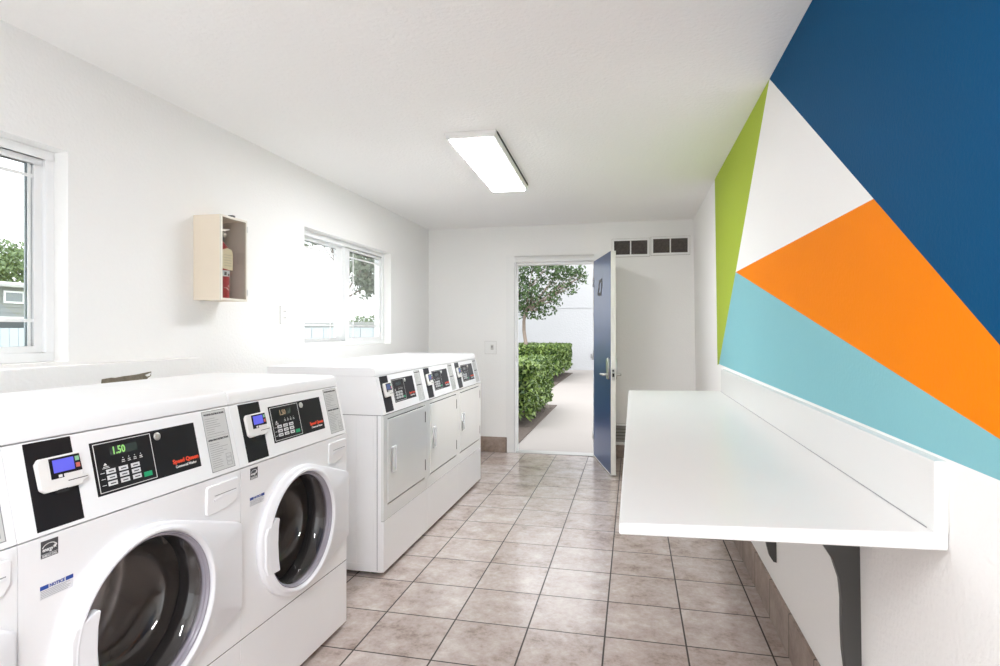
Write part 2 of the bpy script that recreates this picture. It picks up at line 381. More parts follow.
# ------------------------------------------------------------------ laundry machines (local: x along the row, y into the machine, z up)
Z0 = 0.816
def make_machine(kind, W, sx):
    root = empty('washing_machine' if kind == 'wash' else 'tumble_dryer')
    SL = math.hypot(0.045, 0.197)
    uy, uz = 0.045/SL, 0.197/SL
    K = lambda x, b, t: ((x+0.004)*sx, b*uy - t*uz, Z0 + b*uz + t*uy)        # console plane
    F = lambda x, z, t: (x, -t, z+0.006)                                    # front plane
    Dp = 0.665
    # body shell, open at the front where panels close it
    b = MB()
    x0, x1 = 0.002, W-0.002
    b.quad([(x0,0.012,0.02),(x0,Dp,0.02),(x0,Dp,Z0+0.197),(x0,0.056,Z0+0.197),(x0,0.012,Z0)])
    b.quad([(x1,0.012,0.02),(x1,0.012,Z0),(x1,0.056,Z0+0.197),(x1,Dp,Z0+0.197),(x1,Dp,0.02)])
    b.quad([(x0,Dp,0.02),(x1,Dp,0.02),(x1,Dp,Z0+0.197),(x0,Dp,Z0+0.197)])
    b.quad([(x0,0.012,0.02),(x1,0.012,0.02),(x1,Dp,0.02),(x0,Dp,0.02)])
    b.quad([(x0,0.056,Z0+0.197),(x0,Dp,Z0+0.197),(x1,Dp,Z0+0.197),(x1,0.056,Z0+0.197)])
    body = b.build('cabinet_body', enamel, root)
    ft = MB()
    for fx in (0.05, W-0.05):
        for fy in (0.07, Dp-0.06): ft.tube((fx, fy, 0), (fx, fy, 0.022), 0.018)
    for i in range(4):
        m = MB(); fx = (0.05, W-0.05)[i % 2]; fy = (0.07, Dp-0.06)[i//2]
        m.lathe([(0, 0), (0.02, 0), (0.02, 0.006), (0.010, 0.008), (0.010, 0.021), (0, 0.021)], (fx, fy, 0), 'z', 12).build('levelling_foot', rubber, root)
    # lid
    lid = MB().prism([(0.0450, Z0+0.1975), (0.0475, Z0+0.225), (0.056, Z0+0.2385), (0.075, Z0+0.2425), (Dp, Z0+0.2425), (Dp, Z0+0.1975)], 0.0008, W-0.0008, 'x')
    lid.build('top_lid', enamel, root, bevel=0.003)
    # console wedge
    c = MB().prism([(0.0, Z0+0.002), (0.045*0.985, Z0+0.197*0.990), (0.10, Z0+0.197*0.990), (0.10, Z0+0.002)], 0.0008, W-0.0008, 'x')
    con = c.build('control_console', enamel, root, bevel=0.0015)
    # kick panel
    k = MB().box(0.0010, W-0.0010, 0.0, 0.012, 0.022, 0.2790)
    k.build('kick_panel', enamel, root, bevel=0.0012)
    MB().box(0.001, W-0.001, 0.0008, 0.0125, 0.2786, 0.2826).build('panel_gap', gap_m, root)
    # card plate and reader
    p = MB().box(0.036, 0.142, 0.010, 0.198, -0.002, 0.0015).map(K); cp = p.build('card_plate', black_p, root, bevel=0.004); cp['label'] = 'tall black plate behind the card reader'
    r = MB()
    out = [(0.060,0.086),(0.050,0.094),(0.0485,0.150),(0.056,0.160),(0.146,0.1605),(0.149,0.155),(0.150,0.108),(0.163,0.1065),(0.163,0.096),(0.148,0.093),(0.146,0.086)]
    r.prism(out, 0.0015, 0.0115, 'z').map(K)
    rd = r.build('card_reader', plastic2, root, bevel=0.004); rd['label'] = 'white card reader with a small screen'
    MB().prism([(0.076,0.111),(0.076,0.156),(0.146,0.156),(0.148,0.118),(0.110,0.118),(0.104,0.111)], 0.0115, 0.0121, 'z').map(K).build('screen_bezel', black_p, rd)
    MB().box(0.083, 0.131, 0.1235, 0.1515, 0.0121, 0.0127).map(K).build('screen', lcd_b if kind == 'wash' else lcd_d, rd)
    MB().box(0.1345, 0.1435, 0.141, 0.151, 0.0121, 0.0132).map(K).build('green_button', mat('reader_green', (0.25, 0.5, 0.3), 0.4), rd)
    MB().box(0.1345, 0.1435, 0.126, 0.136, 0.0121, 0.0132).map(K).build('red_button', mat('reader_red', (0.6, 0.15, 0.12), 0.4), rd)
    m = MB()
    for q in range(2):
        xx = 0.092+q*0.012; m.box(xx, xx+0.008, 0.1125, 0.1185, 0.0121, 0.0127)
    m.map(K).build('reader_symbols', line_w, rd)
    MB().box(0.112, 0.158, 0.1005, 0.1022, 0.0113, 0.0119).map(K).build('card_slot', gap_m, rd)
    MB().prism([(0.085,0.080),(0.112,0.080),(0.108,0.087),(0.088,0.087)], 0.0015, 0.012, 'z').map(K).build('reader_lock', gap_m, rd)
    # control board
    b = MB().box(0.183, 0.509, 0.045, 0.172, -0.002, 0.0012).map(K); cb = b.build('control_board', black_p, root, bevel=0.001)
    m = MB(); T = (0.0012, 0.0017)
    for a0, a1, c0, c1 in ((0.190,0.354,0.0505,0.052),(0.190,0.354,0.1655,0.167),(0.190,0.1915,0.052,0.1655),(0.3525,0.354,0.052,0.1655)): m.box(a0, a1, c0, c1, *T)
    m.map(K).build('board_outline', line_w, cb)
    MB().box(0.233, 0.309, 0.133, 0.153, *T).map(K).build('display_window', lcd_off, cb)
    if kind == 'wash':
        t = text_mb('1.50', 0.0255, bold=0.0006, xs=0.86); t.map(lambda x, y, z: (0.237+x, 0.1355+y, 0.0019+z)).map(K).build('display_digits', seg_g, cb, fix=False)
    m = MB()
    for i, xx in enumerate((0.264, 0.281, 0.298, 0.316)):
        m.box(xx-0.0035, xx+0.0035, 0.1155, 0.1175, *T); m.box(xx-0.0045, xx+0.0045, 0.1115, 0.1132, *T); m.box(xx-0.001, xx+0.001, 0.121, 0.123, *T)
    m.map(K).build('cycle_legends', line_w, cb); m = MB()
    m.box(0.208, 0.222, 0.109, 0.1105, *T); m.box(0.205, 0.225, 0.106, 0.1072, *T); m.prism([(0.209,0.113),(0.219,0.113),(0.214,0.119)], *T, axis='z')
    for i in range(3): m.box(0.198, 0.209, 0.0955-0.0145*i, 0.0968-0.0145*i, *T)
    m.map(K).build('printed_legends', line_w, cb)
    for cx in range(3):
        for ry in range(3):
            x_ = 0.2135+0.0345*cx; y_ = 0.0920-0.0145*ry
            m = MB().box(x_, x_+0.0245, y_, y_+0.0105, 0.0012, 0.0026)
            m.box(x_+0.005, x_+0.0195, y_+0.0035, y_+0.0062, 0.0026, 0.0029, 1)
            m.map(K).build('key', [key_m, ink], cb)
    MB().box(0.3155, 0.3395, 0.0605, 0.0725, 0.0012, 0.0028).map(K).build('start_key', green_k, cb)
    lk = MB().lathe([(0, 0.004), (0.0085, 0.004), (0.0105, 0.002), (0.0105, 0.0)], (0, 0, 0), 'z', 20).map(lambda x, y, z: (0.375+x, 0.155+y, 0.0012+z)).map(K)
    l = lk.build('key_lock', chrome, cb, smooth=True)
    t = text_mb('Speed Queen', 0.0158, bold=0.0007, xs=1.0); w = max(v[0] for v in t.v)
    t.map(lambda x, y, z: (0.411+x*0.092/w, 0.0715+y, 0.0014+z)).map(K).build('red_lettering', red_p, cb, fix=False)
    t = text_mb('Commercial ' + ('Washer' if kind == 'wash' else 'Dryer'), 0.0100, bold=0.0001); w = max(v[0] for v in t.v)
    t.map(lambda x, y, z: (0.418+x*0.075/w, 0.0590+y, 0.0014+z)).map(K).build('white_lettering', line_w, cb, fix=False)
    # instruction sticker
    s = MB().box(0.545, 0.643, 0.015, 0.196, -0.001, 0.0008).map(K); st = s.build('instruction_sticker', [sheet], root)
    m = MB(); T = (0.0008, 0.0012)
    for a0, a1, c0, c1 in ((0.545,0.643,0.015,0.0168),(0.545,0.643,0.1942,0.196),(0.545,0.5465,0.015,0.196),(0.6415,0.643,0.015,0.196)): m.box(a0, a1, c0, c1, *T)
    m.box(0.549, 0.639, 0.1175, 0.1183, *T)
    rs = random.Random(3)
    y_ = 0.172
    while y_ > 0.124:
        m.box(0.553, 0.553+rs.uniform(0.03, 0.078), y_, y_+0.0011, *T); y_ -= 0.0066
    y_ = 0.097
    while y_ > 0.022:
        m.box(0.553, 0.553+rs.uniform(0.03, 0.075 if y_ > 0.064 else 0.046), y_, y_+0.0011, *T); y_ -= 0.0064
    for q in range(3):
        zz = 0.024+q*0.0125; m.box(0.612, 0.634, zz, zz+0.0008, *T); m.box(0.612, 0.6128, zz, zz+0.010, *T); m.box(0.6332, 0.634, zz, zz+0.010, *T); m.box(0.612, 0.634, zz+0.0095, zz+0.0103, *T)
    m.map(K).build('sticker_print', ink_g, st)
    nm = 'WASHER' if kind == 'wash' else 'DRYER'
    m = MB()
    for txt, yy in ((nm+' INSTRUCTIONS', 0.1825), ('OPERATING INSTRUCTIONS', 0.106)):
        t = text_mb(txt, 0.0075, bold=0.0003); w = max(v[0] for v in t.v)
        t.map(lambda x, y, z: (0.552+x*0.084/w, yy+y, 0.0010+z)).map(K).build('sticker_heading', ink, st, fix=False)


    if kind == 'wash':
        cx, cz, N = 0.311, 0.532, 72
        R1 = 0.212
        # front panel with a round hole
        x0, x1, z0, z1 = 0.0010, W-0.0010, 0.2822, Z0-0.001
        outer = []; inner = []; back = []
        angs = [2*PI*i/N for i in range(N)]
        corners = [math.atan2(z-cz, x-cx) % (2*PI) for x in (x0, x1) for z in (z0, z1)]
        for c_ in corners:
            i = min(range(N), key=lambda q: abs(angs[q]-c_)); angs[i] = c_
        for a in angs:
            ca, sa = math.cos(a), math.sin(a)
            t = min(((x1-cx)/ca if ca > 1e-9 else ((x0-cx)/ca if ca < -1e-9 else 9)), ((z1-cz)/sa if sa > 1e-9 else ((z0-cz)/sa if sa < -1e-9 else 9)))
            outer.append((cx+ca*t, 0, cz+sa*t)); inner.append((cx+ca*R1, 0, cz+sa*R1)); back.append((cx+ca*R1, 0.03, cz+sa*R1))
        ob = [(p[0], 0.012, p[2]) for p in outer]
        fp = MB().loops([ob, outer, inner, back]); fp.build('front_panel', enamel, root)
        # tub gasket and drum
        MB().lathe([(0.213, 0.006), (0.204, 0.012), (0.197, 0.03), (0.202, 0.05), (0.194, 0.075), (0.205, 0.09), (0.25, 0.095)], (cx, 0, cz), 'y', 48).build('rubber_gasket', rubber, root, smooth=True)
        dm = MB().lathe([(0.205, 0.09), (0.25, 0.098), (0.262, 0.12), (0.262, 0.33), (0.25, 0.35), (0.222, 0.352), (0.216, 0.34), (0.196, 0.34), (0.19, 0.352), (0.150, 0.354), (0.144, 0.342), (0.124, 0.342), (0.118, 0.354), (0.0, 0.356)], (cx, 0, cz), 'y', 48)
        drum = dm.build('drum', steel, root, smooth=True)
        for q in range(3):
            a = 2*PI*q/3+0.5; mb = MB()
            mb.prism([(-0.03, 0.0), (-0.014, 0.045), (0.014, 0.045), (0.03, 0.0)], 0.13, 0.325, 'y')
            ca, sa = math.cos(a), math.sin(a)
            mb.map(lambda x, y, z: (cx+(0.262-z)*ca - x*sa, y, cz+(0.262-z)*sa + x*ca))
            mb.build('drum_lifter', steel, drum, bevel=0.006)
        # door: circle with a hinge-side flange (convex hull)
        RO = 0.243
        pts = [(cx+0.240*math.cos(2*PI*i/240), cz+0.227*math.sin(2*PI*i/240)) for i in range(240)]
        rx = W-0.016
        for fx, fz in ((rx-0.006, 0.660), (rx, 0.652), (rx, 0.402), (rx-0.004, 0.394)): pts.append((fx, fz))
        pts = sorted(set(pts))
        def half(ps):
            h = []
            for p in ps:
                while len(h) > 1 and (h[-1][0]-h[-2][0])*(p[1]-h[-2][1])-(h[-1][1]-h[-2][1])*(p[0]-h[-2][0]) <= 0: h.pop()
                h.append(p)
            return h[:-1]
        hull = half(pts)+half(pts[::-1])
        def rad(a):
            ca, sa = math.cos(a), math.sin(a); best = 0
            for i in range(len(hull)):
                p = hull[i]; q = hull[(i+1) % len(hull)]
                ex, ez = q[0]-p[0], q[1]-p[1]; det = ca*(-ez)+sa*ex
                if abs(det) < 1e-12: continue
                px, pz = p[0]-cx, p[1]-cz
                t = (px*(-ez)+pz*ex)/det; u_ = (ca*pz-sa*px)/det
                if t > 0 and -1e-6 <= u_ <= 1+1e-6: best = max(best, t)
            return best
        N2 = 144; A_ = [2*PI*i/N2 for i in range(N2)]
        for fx, fz in ((rx, 0.652), (rx, 0.402)):
            c_ = math.atan2(fz-cz, fx-cx) % (2*PI); i = min(range(N2), key=lambda q: abs(A_[q]-c_)); A_[i] = c_
        RR = [rad(a) for a in A_]
        def loop(fr, y): return [(cx+math.cos(a)*fr(R), y, cz+math.sin(a)*fr(R)) for a, R in zip(A_, RR)]
        Ls = [loop(lambda R: R-0.004, -0.0005), loop(lambda R: R, -0.004), loop(lambda R: R, -0.016), loop(lambda R: R-0.003, -0.0205), loop(lambda R: R-0.008, -0.0225),
              loop(lambda R: min(R-0.012, 0.224), -0.0245), loop(lambda R: min(R-0.014, 0.219), -0.028), loop(lambda R: 0.2125, -0.0315), loop(lambda R: 0.209, -0.0325), loop(lambda R: 0.2065, -0.032),
              loop(lambda R: 0.2035, -0.029), loop(lambda R: 0.201, -0.022), loop(lambda R: 0.199, -0.012), loop(lambda R: 0.198, 0.004)]
        door = MB().loops(Ls).build('porthole_door', plastic, root, smooth=True)
        md = door.modifiers.new('edge', 'EDGE_SPLIT'); md.split_angle = math.radians(50)
        MB().lathe([(0.1995, -0.022), (0.197, -0.024), (0.1945, -0.019), (0.194, -0.012), (0.192, -0.014), (0.1895, -0.010), (0.189, 0.004), (0.198, 0.004), (0.1995, -0.022)], (cx, 0, cz), 'y', 72).build('inner_rim', rimgrey, door, smooth=True)
        MB().lathe([(0.192, -0.008), (0.188, -0.002), (0.178, 0.008), (0.166, 0.03), (0.158, 0.07), (0.148, 0.095), (0.128, 0.108), (0.09, 0.114), (0.0, 0.117)], (cx, 0, cz), 'y', 72).build('glass_bowl', bowl_m, door, smooth=True)
        hm = MB().prism([(cx-0.224, cz-0.060), (cx-0.212, cz-0.090), (cx-0.148, cz-0.094), (cx-0.156, cz-0.05), (cx-0.159, cz), (cx-0.157, cz+0.05), (cx-0.150, cz+0.084), (cx-0.160, cz+0.086), (cx-0.214, cz+0.066), (cx-0.224, cz+0.045)], -0.0315, -0.008, 'y')
        hm.build('door_handle', plastic, door, bevel=0.005)
        # detergent drawer
        dr = MB().prism([(0.519, 0.792), (0.516, 0.722), (0.520, 0.714), (0.550, 0.712), (0.600, 0.717), (0.636, 0.729), (0.650, 0.745), (0.652, 0.792), (0.646, 0.797), (0.524, 0.797)], -0.006, 0.002, 'y')
        d = dr.build('detergent_drawer', enamel, root, bevel=0.003)
        MB().prism([(0.545, 0.748), (0.642, 0.757), (0.642, 0.762), (0.600, 0.763), (0.545, 0.755)], -0.0075, -0.004, 'y').build('pull_lip', plastic, d, bevel=0.001)
        MB().box(0.548, 0.640, -0.0066, -0.0055, 0.7635, 0.7655).build('pull_gap', seam_m, d)
        # energy sticker
        e = MB().box(0.046, 0.083, 0.764, 0.800, 0, 0.0006).map(F).build('energy_sticker', ink, root)
        m = MB(); n = 14
        for i in range(n):
            a0 = PI*0.92-(PI*0.84)*i/n; a1 = PI*0.92-(PI*0.84)*(i+1)/n
            P = lambda a, r: (0.0645+r*0.0170*math.cos(a), 0.782+r*0.0120*math.sin(a))
            m.quad([(*P(a0, 1), 0.0009), (*P(a1, 1), 0.0009), (*P(a1, 0.87), 0.0009), (*P(a0, 0.87), 0.0009)])
        sp = []
        for i in range(10):
            r = 0.0052 if i % 2 == 0 else 0.0022; a = PI/2+i*PI/5; sp.append((0.076+r*math.cos(a), 0.7835+r*math.sin(a)))
        m.prism(sp, 0.0006, 0.0009, 'z')
        m.box(0.0475, 0.0815, 0.7655, 0.7662, 0.0006, 0.0009); m.box(0.0475, 0.0815, 0.7715, 0.7722, 0.0006, 0.0009)
        add(m, text_mb('energy', 0.0115, bold=0.0002, xs=0.72, shear=0.3).map(lambda x, y, z: (0.0485+x, 0.7775+y, 0.0008+z)))
        add(m, text_mb('ENERGY STAR', 0.0050, xs=1.0).map(lambda x, y, z: (0.0485+x*0.98, 0.7668+y, 0.0008+z)))
        m.map(F).build('sticker_emblem', line_w, e, fix=False)
        # notice sticker
        nn = MB().box(0.044, 0.117, 0.678, 0.7065, 0, 0.0005).map(F).build('notice_sticker', mat('notice_white', (0.74, 0.75, 0.77), 0.5), root)
        for b0, b1 in ((0.044, 0.062), (0.100, 0.117)): MB().box(b0, b1, 0.698, 0.7065, 0.0005, 0.0008).map(F).build('blue_band', blue_p, nn)
        text_mb('NOTICE', 0.0096, bold=0.0003, xs=0.95).map(lambda x, y, z: (0.0640+x, 0.6990+y, 0.0008+z)).map(F).build('notice_lettering', blue_p, nn, fix=False)
        m = MB()
        for i in range(5): m.box(0.0455, 0.0455+rs.uniform(0.055, 0.069), 0.6945-i*0.0034, 0.6952-i*0.0034, 0.0005, 0.0008)
        m.map(F).build('notice_print', ink_g, nn)
    else:
        a0, a1, z0, z1 = 0.050, 0.604, 0.352, 0.795
        # front frame round the door
        fr = MB()
        for b0, b1, c0, c1 in ((0.0008, a0, 0.2805, Z0-0.001), (a1, W-0.0008, 0.2805, Z0-0.001), (a0, a1, 0.2805, z0), (a0, a1, z1, Z0-0.001)): fr.box(b0, b1, 0.0, 0.014, c0, c1)
        fr.build('front_panel', enamel_s, root)
        MB().box(a0-0.001, a1+0.001, 0.0125, 0.014, z0-0.001, z1+0.001).build('door_recess', gap_m, root)
        dd = MB().box(a0+0.0015, a1-0.0035, -0.003, 0.011, z0+0.0065, z1-0.0060).build('loading_door', enamel_s, root, bevel=0.003)
        hx0, hx1, hz0, hz1 = 0.094, 0.148, 0.507, 0.640
        hm = MB()
        wd = 0.010
        for b0, b1, c0, c1 in ((hx0, hx1, hz1-wd, hz1), (hx0, hx1, hz0, hz0+wd), (hx0, hx0+wd, hz0+wd, hz1-wd), (hx1-wd*0.8, hx1, hz0+wd, hz1-wd)): hm.box(b0, b1, -0.010, -0.002, c0, c1)
        hm.box(hx0+wd, hx1-wd*0.8, -0.0045, -0.002, hz0+wd, hz1-wd)
        hm.build('door_handle', plastic, dd, bevel=0.003)
        for c0, c1 in ((0.40, 0.465), (0.69, 0.755)):
            MB().box(a1-0.0035, a1+0.0065, -0.0035, 0.003, c0, c1).build('hinge', gap_m, dd, bevel=0.001)
        # sheet-metal folds on the sides
        for sxx in (0,):
            MB().box(-0.0005, 0.002, 0.055, 0.0575, 0.05, Z0-0.01).build('side_fold', enamel, body)
            MB().box(-0.0006, 0.0022, 0.012, Dp, Z0-0.0015, Z0+0.0015).build('side_seam', seam_m, body)
            MB().box(-0.0005, 0.002, 0.15, 0.1535, 0.05, Z0-0.01).build('side_fold', enamel, body)
            MB().box(-0.0005, 0.002, 0.04, Dp-0.02, 0.055, 0.058).build('side_fold', enamel, body)
            MB().box(-0.0004, 0.002, 0.034, 0.0360, 0.03, Z0).build('corner_seam', seam_m, body)
    return root

WW = 0.667; al = math.radians(1.2)
P0 = Vector((-1.1804, 2.2674)); dv = Vector((math.sin(al), math.cos(al)))
wash = make_machine('wash', WW, 1.0)
wl = ['white front-loading washing machine with a blue-screened reader, at the far end of the washer row',
      'white front-loading washing machine showing lit green digits, middle of the washer row',
      'white front-loading washing machine of which only a strip shows, nearest of the washer row']
for k in range(3):
    w = wash if k == 0 else copy_tree(wash)
    p = P0-dv*WW*(k+1)
    w.location = (p.x, p.y, 0); w.rotation_euler = (0, 0, PI/2-al)
    tag(w, wl[k], 'washing machine', 'front-loading washing machines')
    if k == 0: row = []
    row.append(w)
for w in (row[0], row[2]):   # these displays glow a dim amber
    for ch in w.children:
        for g in ch.children:
            if g.name.startswith('display_digits'):
                g.data = g.data.copy(); g.data.materials[0] = seg_o
DW = 0.645
dry = make_machine('dry', DW, DW/0.679)
dl = ['white front-opening tumble dryer whose whole plain side shows, nearest of the three dryers',
      'white tumble dryer in the middle, between two other dryers',
      'white tumble dryer at the far end of the row, closest to the open door']
for k in range(3):
    w = dry if k == 0 else copy_tree(dry)
    w.location = (-1.230, 2.753+DW*k, 0); w.rotation_euler = (0, 0, PI/2)
    tag(w, dl[k], 'tumble dryer', 'tumble dryers')

# ------------------------------------------------------------------ wall-mounted folding counter
ct = empty('folding_counter', (0.27, 2.65, 0.85))
tag(ct, 'long white wall-mounted folding counter on dark curved brackets below the mural', 'counter')
def world_mb(mb): return mb.map(lambda x, y, z: (x-0.27, y-2.65, z-0.85))
yn, yf = 1.257, 4.06
def zt(x, y):   # top surface: hangs a little lower on the outer side
    u = (x+0.029)/0.60; v = (y-yn)/(yf-yn)
    return (0.8435+0.0245*u)*(1-v)+(0.841+0.010*u)*v
th = 0.0255
def slab(x0, x1, y0, y1, n=1):
    mb = MB(); P = [(x0,y0),(x1,y0),(x1,y1),(x0,y1)]
    top = [(x, y, zt(x, y)) for x, y in P]; bot = [(x, y, zt(x, y)-th-0.015*(x-x0)) for x, y in P]
    mb.quad(top); mb.quad(bot[::-1])
    for i in range(4): j = (i+1) % 4; mb.quad([bot[i], bot[j], top[j], top[i]], 1)
    return mb
world_mb(slab(-0.029, 0.579, yn, yf)).build('counter_top', [counter, counter_e], ct, bevel=0.005)
bs = MB()
zb0, zb1 = zt(0.5545, yn)-0.001, zt(0.5545, yf)-0.001
yb = yn+0.0012
bs.quad([(0.5545,yb,zb0),(0.5545,yf-0.05,zb1),(0.5545,yf-0.05,0.9975),(0.5545,yb,1.0025)])
bs.quad([(0.579,yb,zb0),(0.579,yb,1.0025),(0.579,yf-0.05,0.9975),(0.579,yf-0.05,zb1)])
bs.quad([(0.5545,yb,1.0025),(0.5545,yf-0.05,0.9975),(0.579,yf-0.05,0.9975),(0.579,yb,1.0025)])
bs.quad([(0.5545,yb,zb0),(0.5545,yb,1.0025),(0.579,yb,1.0025),(0.579,yb,zb0)])
bs.quad([(0.5545,yf-0.05,zb1),(0.579,yf-0.05,zb1),(0.579,yf-0.05,0.9975),(0.5545,yf-0.05,0.9975)])
world_mb(bs).build('backsplash', counter, ct, bevel=0.002)
world_mb(MB().box(0.5535, 0.5548, yn+0.03, yf-0.05, 0, 0.0015).map(lambda x, y, z: (x, y, z+zt(0.5545, y)+0.0002))).build('caulk_line', seam_m, ct)
prof = [(0.590, 0.272), (0.576, 0.275), (0.560, 0.300), (0.549, 0.345), (0.5425, 0.40), (0.540, 0.46), (0.5395, 0.535), (0.5345, 0.587), (0.5180, 0.639), (0.494, 0.677),
        (0.455, 0.712), (0.40, 0.740), (0.33, 0.757), (0.26, 0.766), (0.215, 0.775), (0.200, 0.790), (0.198, 0.8145), (0.590, 0.8145)]
for yy in (1.712, 2.652, 3.592):
    world_mb(MB().prism(prof, yy, yy+0.022, 'y')).build('bracket', brk_m, ct, bevel=0.001)

# ------------------------------------------------------------------ ceiling light and added fill light
def light(y0, label, xx=-0.865):
    t = empty('ceiling_light', (xx, y0+0.70, ZC), math.radians(2)); tag(t, label, 'ceiling light')
    hw, hl = 0.141, (0.605 if y0 > -1 else 0.45)
    h = MB()
    h.prism([(-hw, 0), (-hw+0.008, -0.036), (hw-0.008, -0.036), (hw, 0)], -hl, hl, 'y')
    h.build('light_housing', trim_m, t, bevel=0.003)
    d = MB().box(-hw+0.025, hw-0.025, -hl+0.012, hl-0.012, -0.042, -0.0355).build('light_diffuser', lamp_m if y0 > 0 else fill_lamp_m, t, bevel=0.002)
    MB().box(hw-0.002, hw+0.002, -hl+0.03, hl-0.03, -0.010, -0.0).build('painted_shadow_line', gap_m, t)  # dark strip painted as the shadow line between housing and ceiling
    return t
light(2.90, 'white rectangular ceiling light with a bright diffuser, over the aisle')
light(-1.15, 'unseen rectangular fill light with a bright diffuser, added behind the viewer', -0.15)  # unseen fill added behind the viewer to even out the room light

# ------------------------------------------------------------------ door and casing
cs = MB()
x0, x1, zt_ = Dx[0], Dx[1], Dz
cw = 0.088
cs.box(x0-cw, x0, YB-0.007, YB+0.001, 0, zt_+0.060); cs.box(x1, x1+cw, YB-0.007, YB+0.001, 0, zt_+0.060); cs.box(x0, x1, YB-0.007, YB+0.001, zt_, zt_+0.060)
o = cs.build('trim_2', trim_m, bevel=0.0025); tag(o, kind='structure')
jb = MB()
jb.box(x0, x0+0.012, YB-0.005, YB+0.14, 0, zt_); jb.box(x1-0.012, x1, YB-0.005, YB+0.14, 0, zt_); jb.box(x0+0.012, x1-0.012, YB+0.045, YB+0.14, zt_-0.024, zt_)
jb.box(x0+0.012, x0+0.022, YB+0.05, YB+0.09, 0, zt_-0.024, 0)
o = jb.build('trim_3', trim_m, bevel=0.0015); tag(o, kind='structure')
MB().box(x0+0.0118, x0+0.0135, YB-0.002, YB+0.03, 0.93, 0.99).build('strike_plate', chrome, o)
MB().box(x0-0.0015, x0+0.0002, YB-0.008, YB-0.0072, 0.0, zt_).build('casing_joint', seam_m, o)  # thin grey strip along the casing's inner edge
o = MB().prism([(x0+0.012, 0), (x0+0.012, 0.008), (x1-0.012, 0.008), (x1-0.012, 0)], YB-0.01, YB+0.13, 'y').build('trim_4', mat('threshold_metal', (0.45, 0.44, 0.43), 0.4, metal=0.6), bevel=0.003); tag(o, kind='structure')

# leaf: local x from hinge to free edge, y = thickness, blue face at y=0 side
hx, hy = -0.378, 5.838; ex, ey = -0.185, 5.072
ang = math.atan2(ey-hy, ex-hx); LN = math.hypot(ex-hx, ey-hy)
dr = empty('door_1', (hx, hy, 0), ang); tag(dr, kind='structure')
lf = MB().box(0, LN, 0, 0.044, 0.010, 1.926)
lf.mi = [1]*6
lf.mi[2] = 0      # the face towards -y local carries the navy paint
leaf = lf.build('door_leaf', [navy, door_w], dr, bevel=0.0015); leaf['label'] = 'navy outer face, white edge'
MB().box(0.0, LN, -0.0015, 0.0455, 0.010, 0.020).build('door_sweep', trim_m, leaf)
for side in (-1, 1):
    yb = -0.0 if side < 0 else 0.044
    e = MB().prism([(LN-0.095, 0.825), (LN-0.10, 0.84), (LN-0.105, 0.98), (LN-0.097, 1.00), (LN-0.065, 1.012), (LN-0.035, 1.00), (LN-0.027, 0.98), (LN-0.032, 0.84), (LN-0.04, 0.825)], min(yb, yb+side*0.020), max(yb, yb+side*0.020), 'y').build('lock_plate', chrome, leaf, bevel=0.005)
    m = MB().tube((LN-0.066, yb+side*0.018, 0.865), (LN-0.066, yb+side*0.060, 0.865), 0.0125)
    m.tube((LN-0.066, yb+side*0.054, 0.865), (LN-0.180, yb+side*0.054, 0.862), 0.0095, 0.0085)
    m.build('lever_handle', chrome, leaf, smooth=True)
MB().box(LN-0.001, LN+0.0015, 0.010, 0.034, 0.82, 0.92).build('latch_plate', chrome, leaf)
MB().box(LN+0.0015, LN+0.006, 0.014, 0.030, 0.85, 0.88).build('latch_bolt', gap_m, leaf)
MB().box(LN+0.0014, LN+0.003, 0.014, 0.028, 0.895, 0.91).build('deadbolt_hole', gap_m, leaf)
# outlined numeral on the navy face (x runs away from the hinge)
def strokes(pts, w, mbx):
    for (a, b) in zip(pts, pts[1:]):
        d = Vector((b[0]-a[0], b[1]-a[1])); n = Vector((-d.y, d.x)).normalized()*w/2; d = d.normalized()*w/2
        q = [(a[0]-d.x+n.x, a[1]-d.y+n.y), (b[0]+d.x+n.x, b[1]+d.y+n.y), (b[0]+d.x-n.x, b[1]+d.y-n.y), (a[0]-d.x-n.x, a[1]-d.y-n.y)]
        mbx.prism(q, -0.003, 0.0, 'y')
    return mbx
nx, nz = 0.225, 1.585
outl = [(0.03, 0.105), (0.045, 0.14), (0.12, 0.15), (0.12, 0.10), (0.095, 0.0), (0.035, 0.0), (0.0, 0.015), (0.03, 0.07), (0.035, 0.105)]
strokes([(nx+a*1.5, nz+b*0.82) for a, b in outl], 0.028, MB()).build('door_number', ink, leaf)
for zz in (0.22, 1.0, 1.72):
    MB().tube((-0.006, -0.006, zz-0.045), (-0.006, -0.006, zz+0.045), 0.006).build('hinge', chrome, leaf, smooth=True)

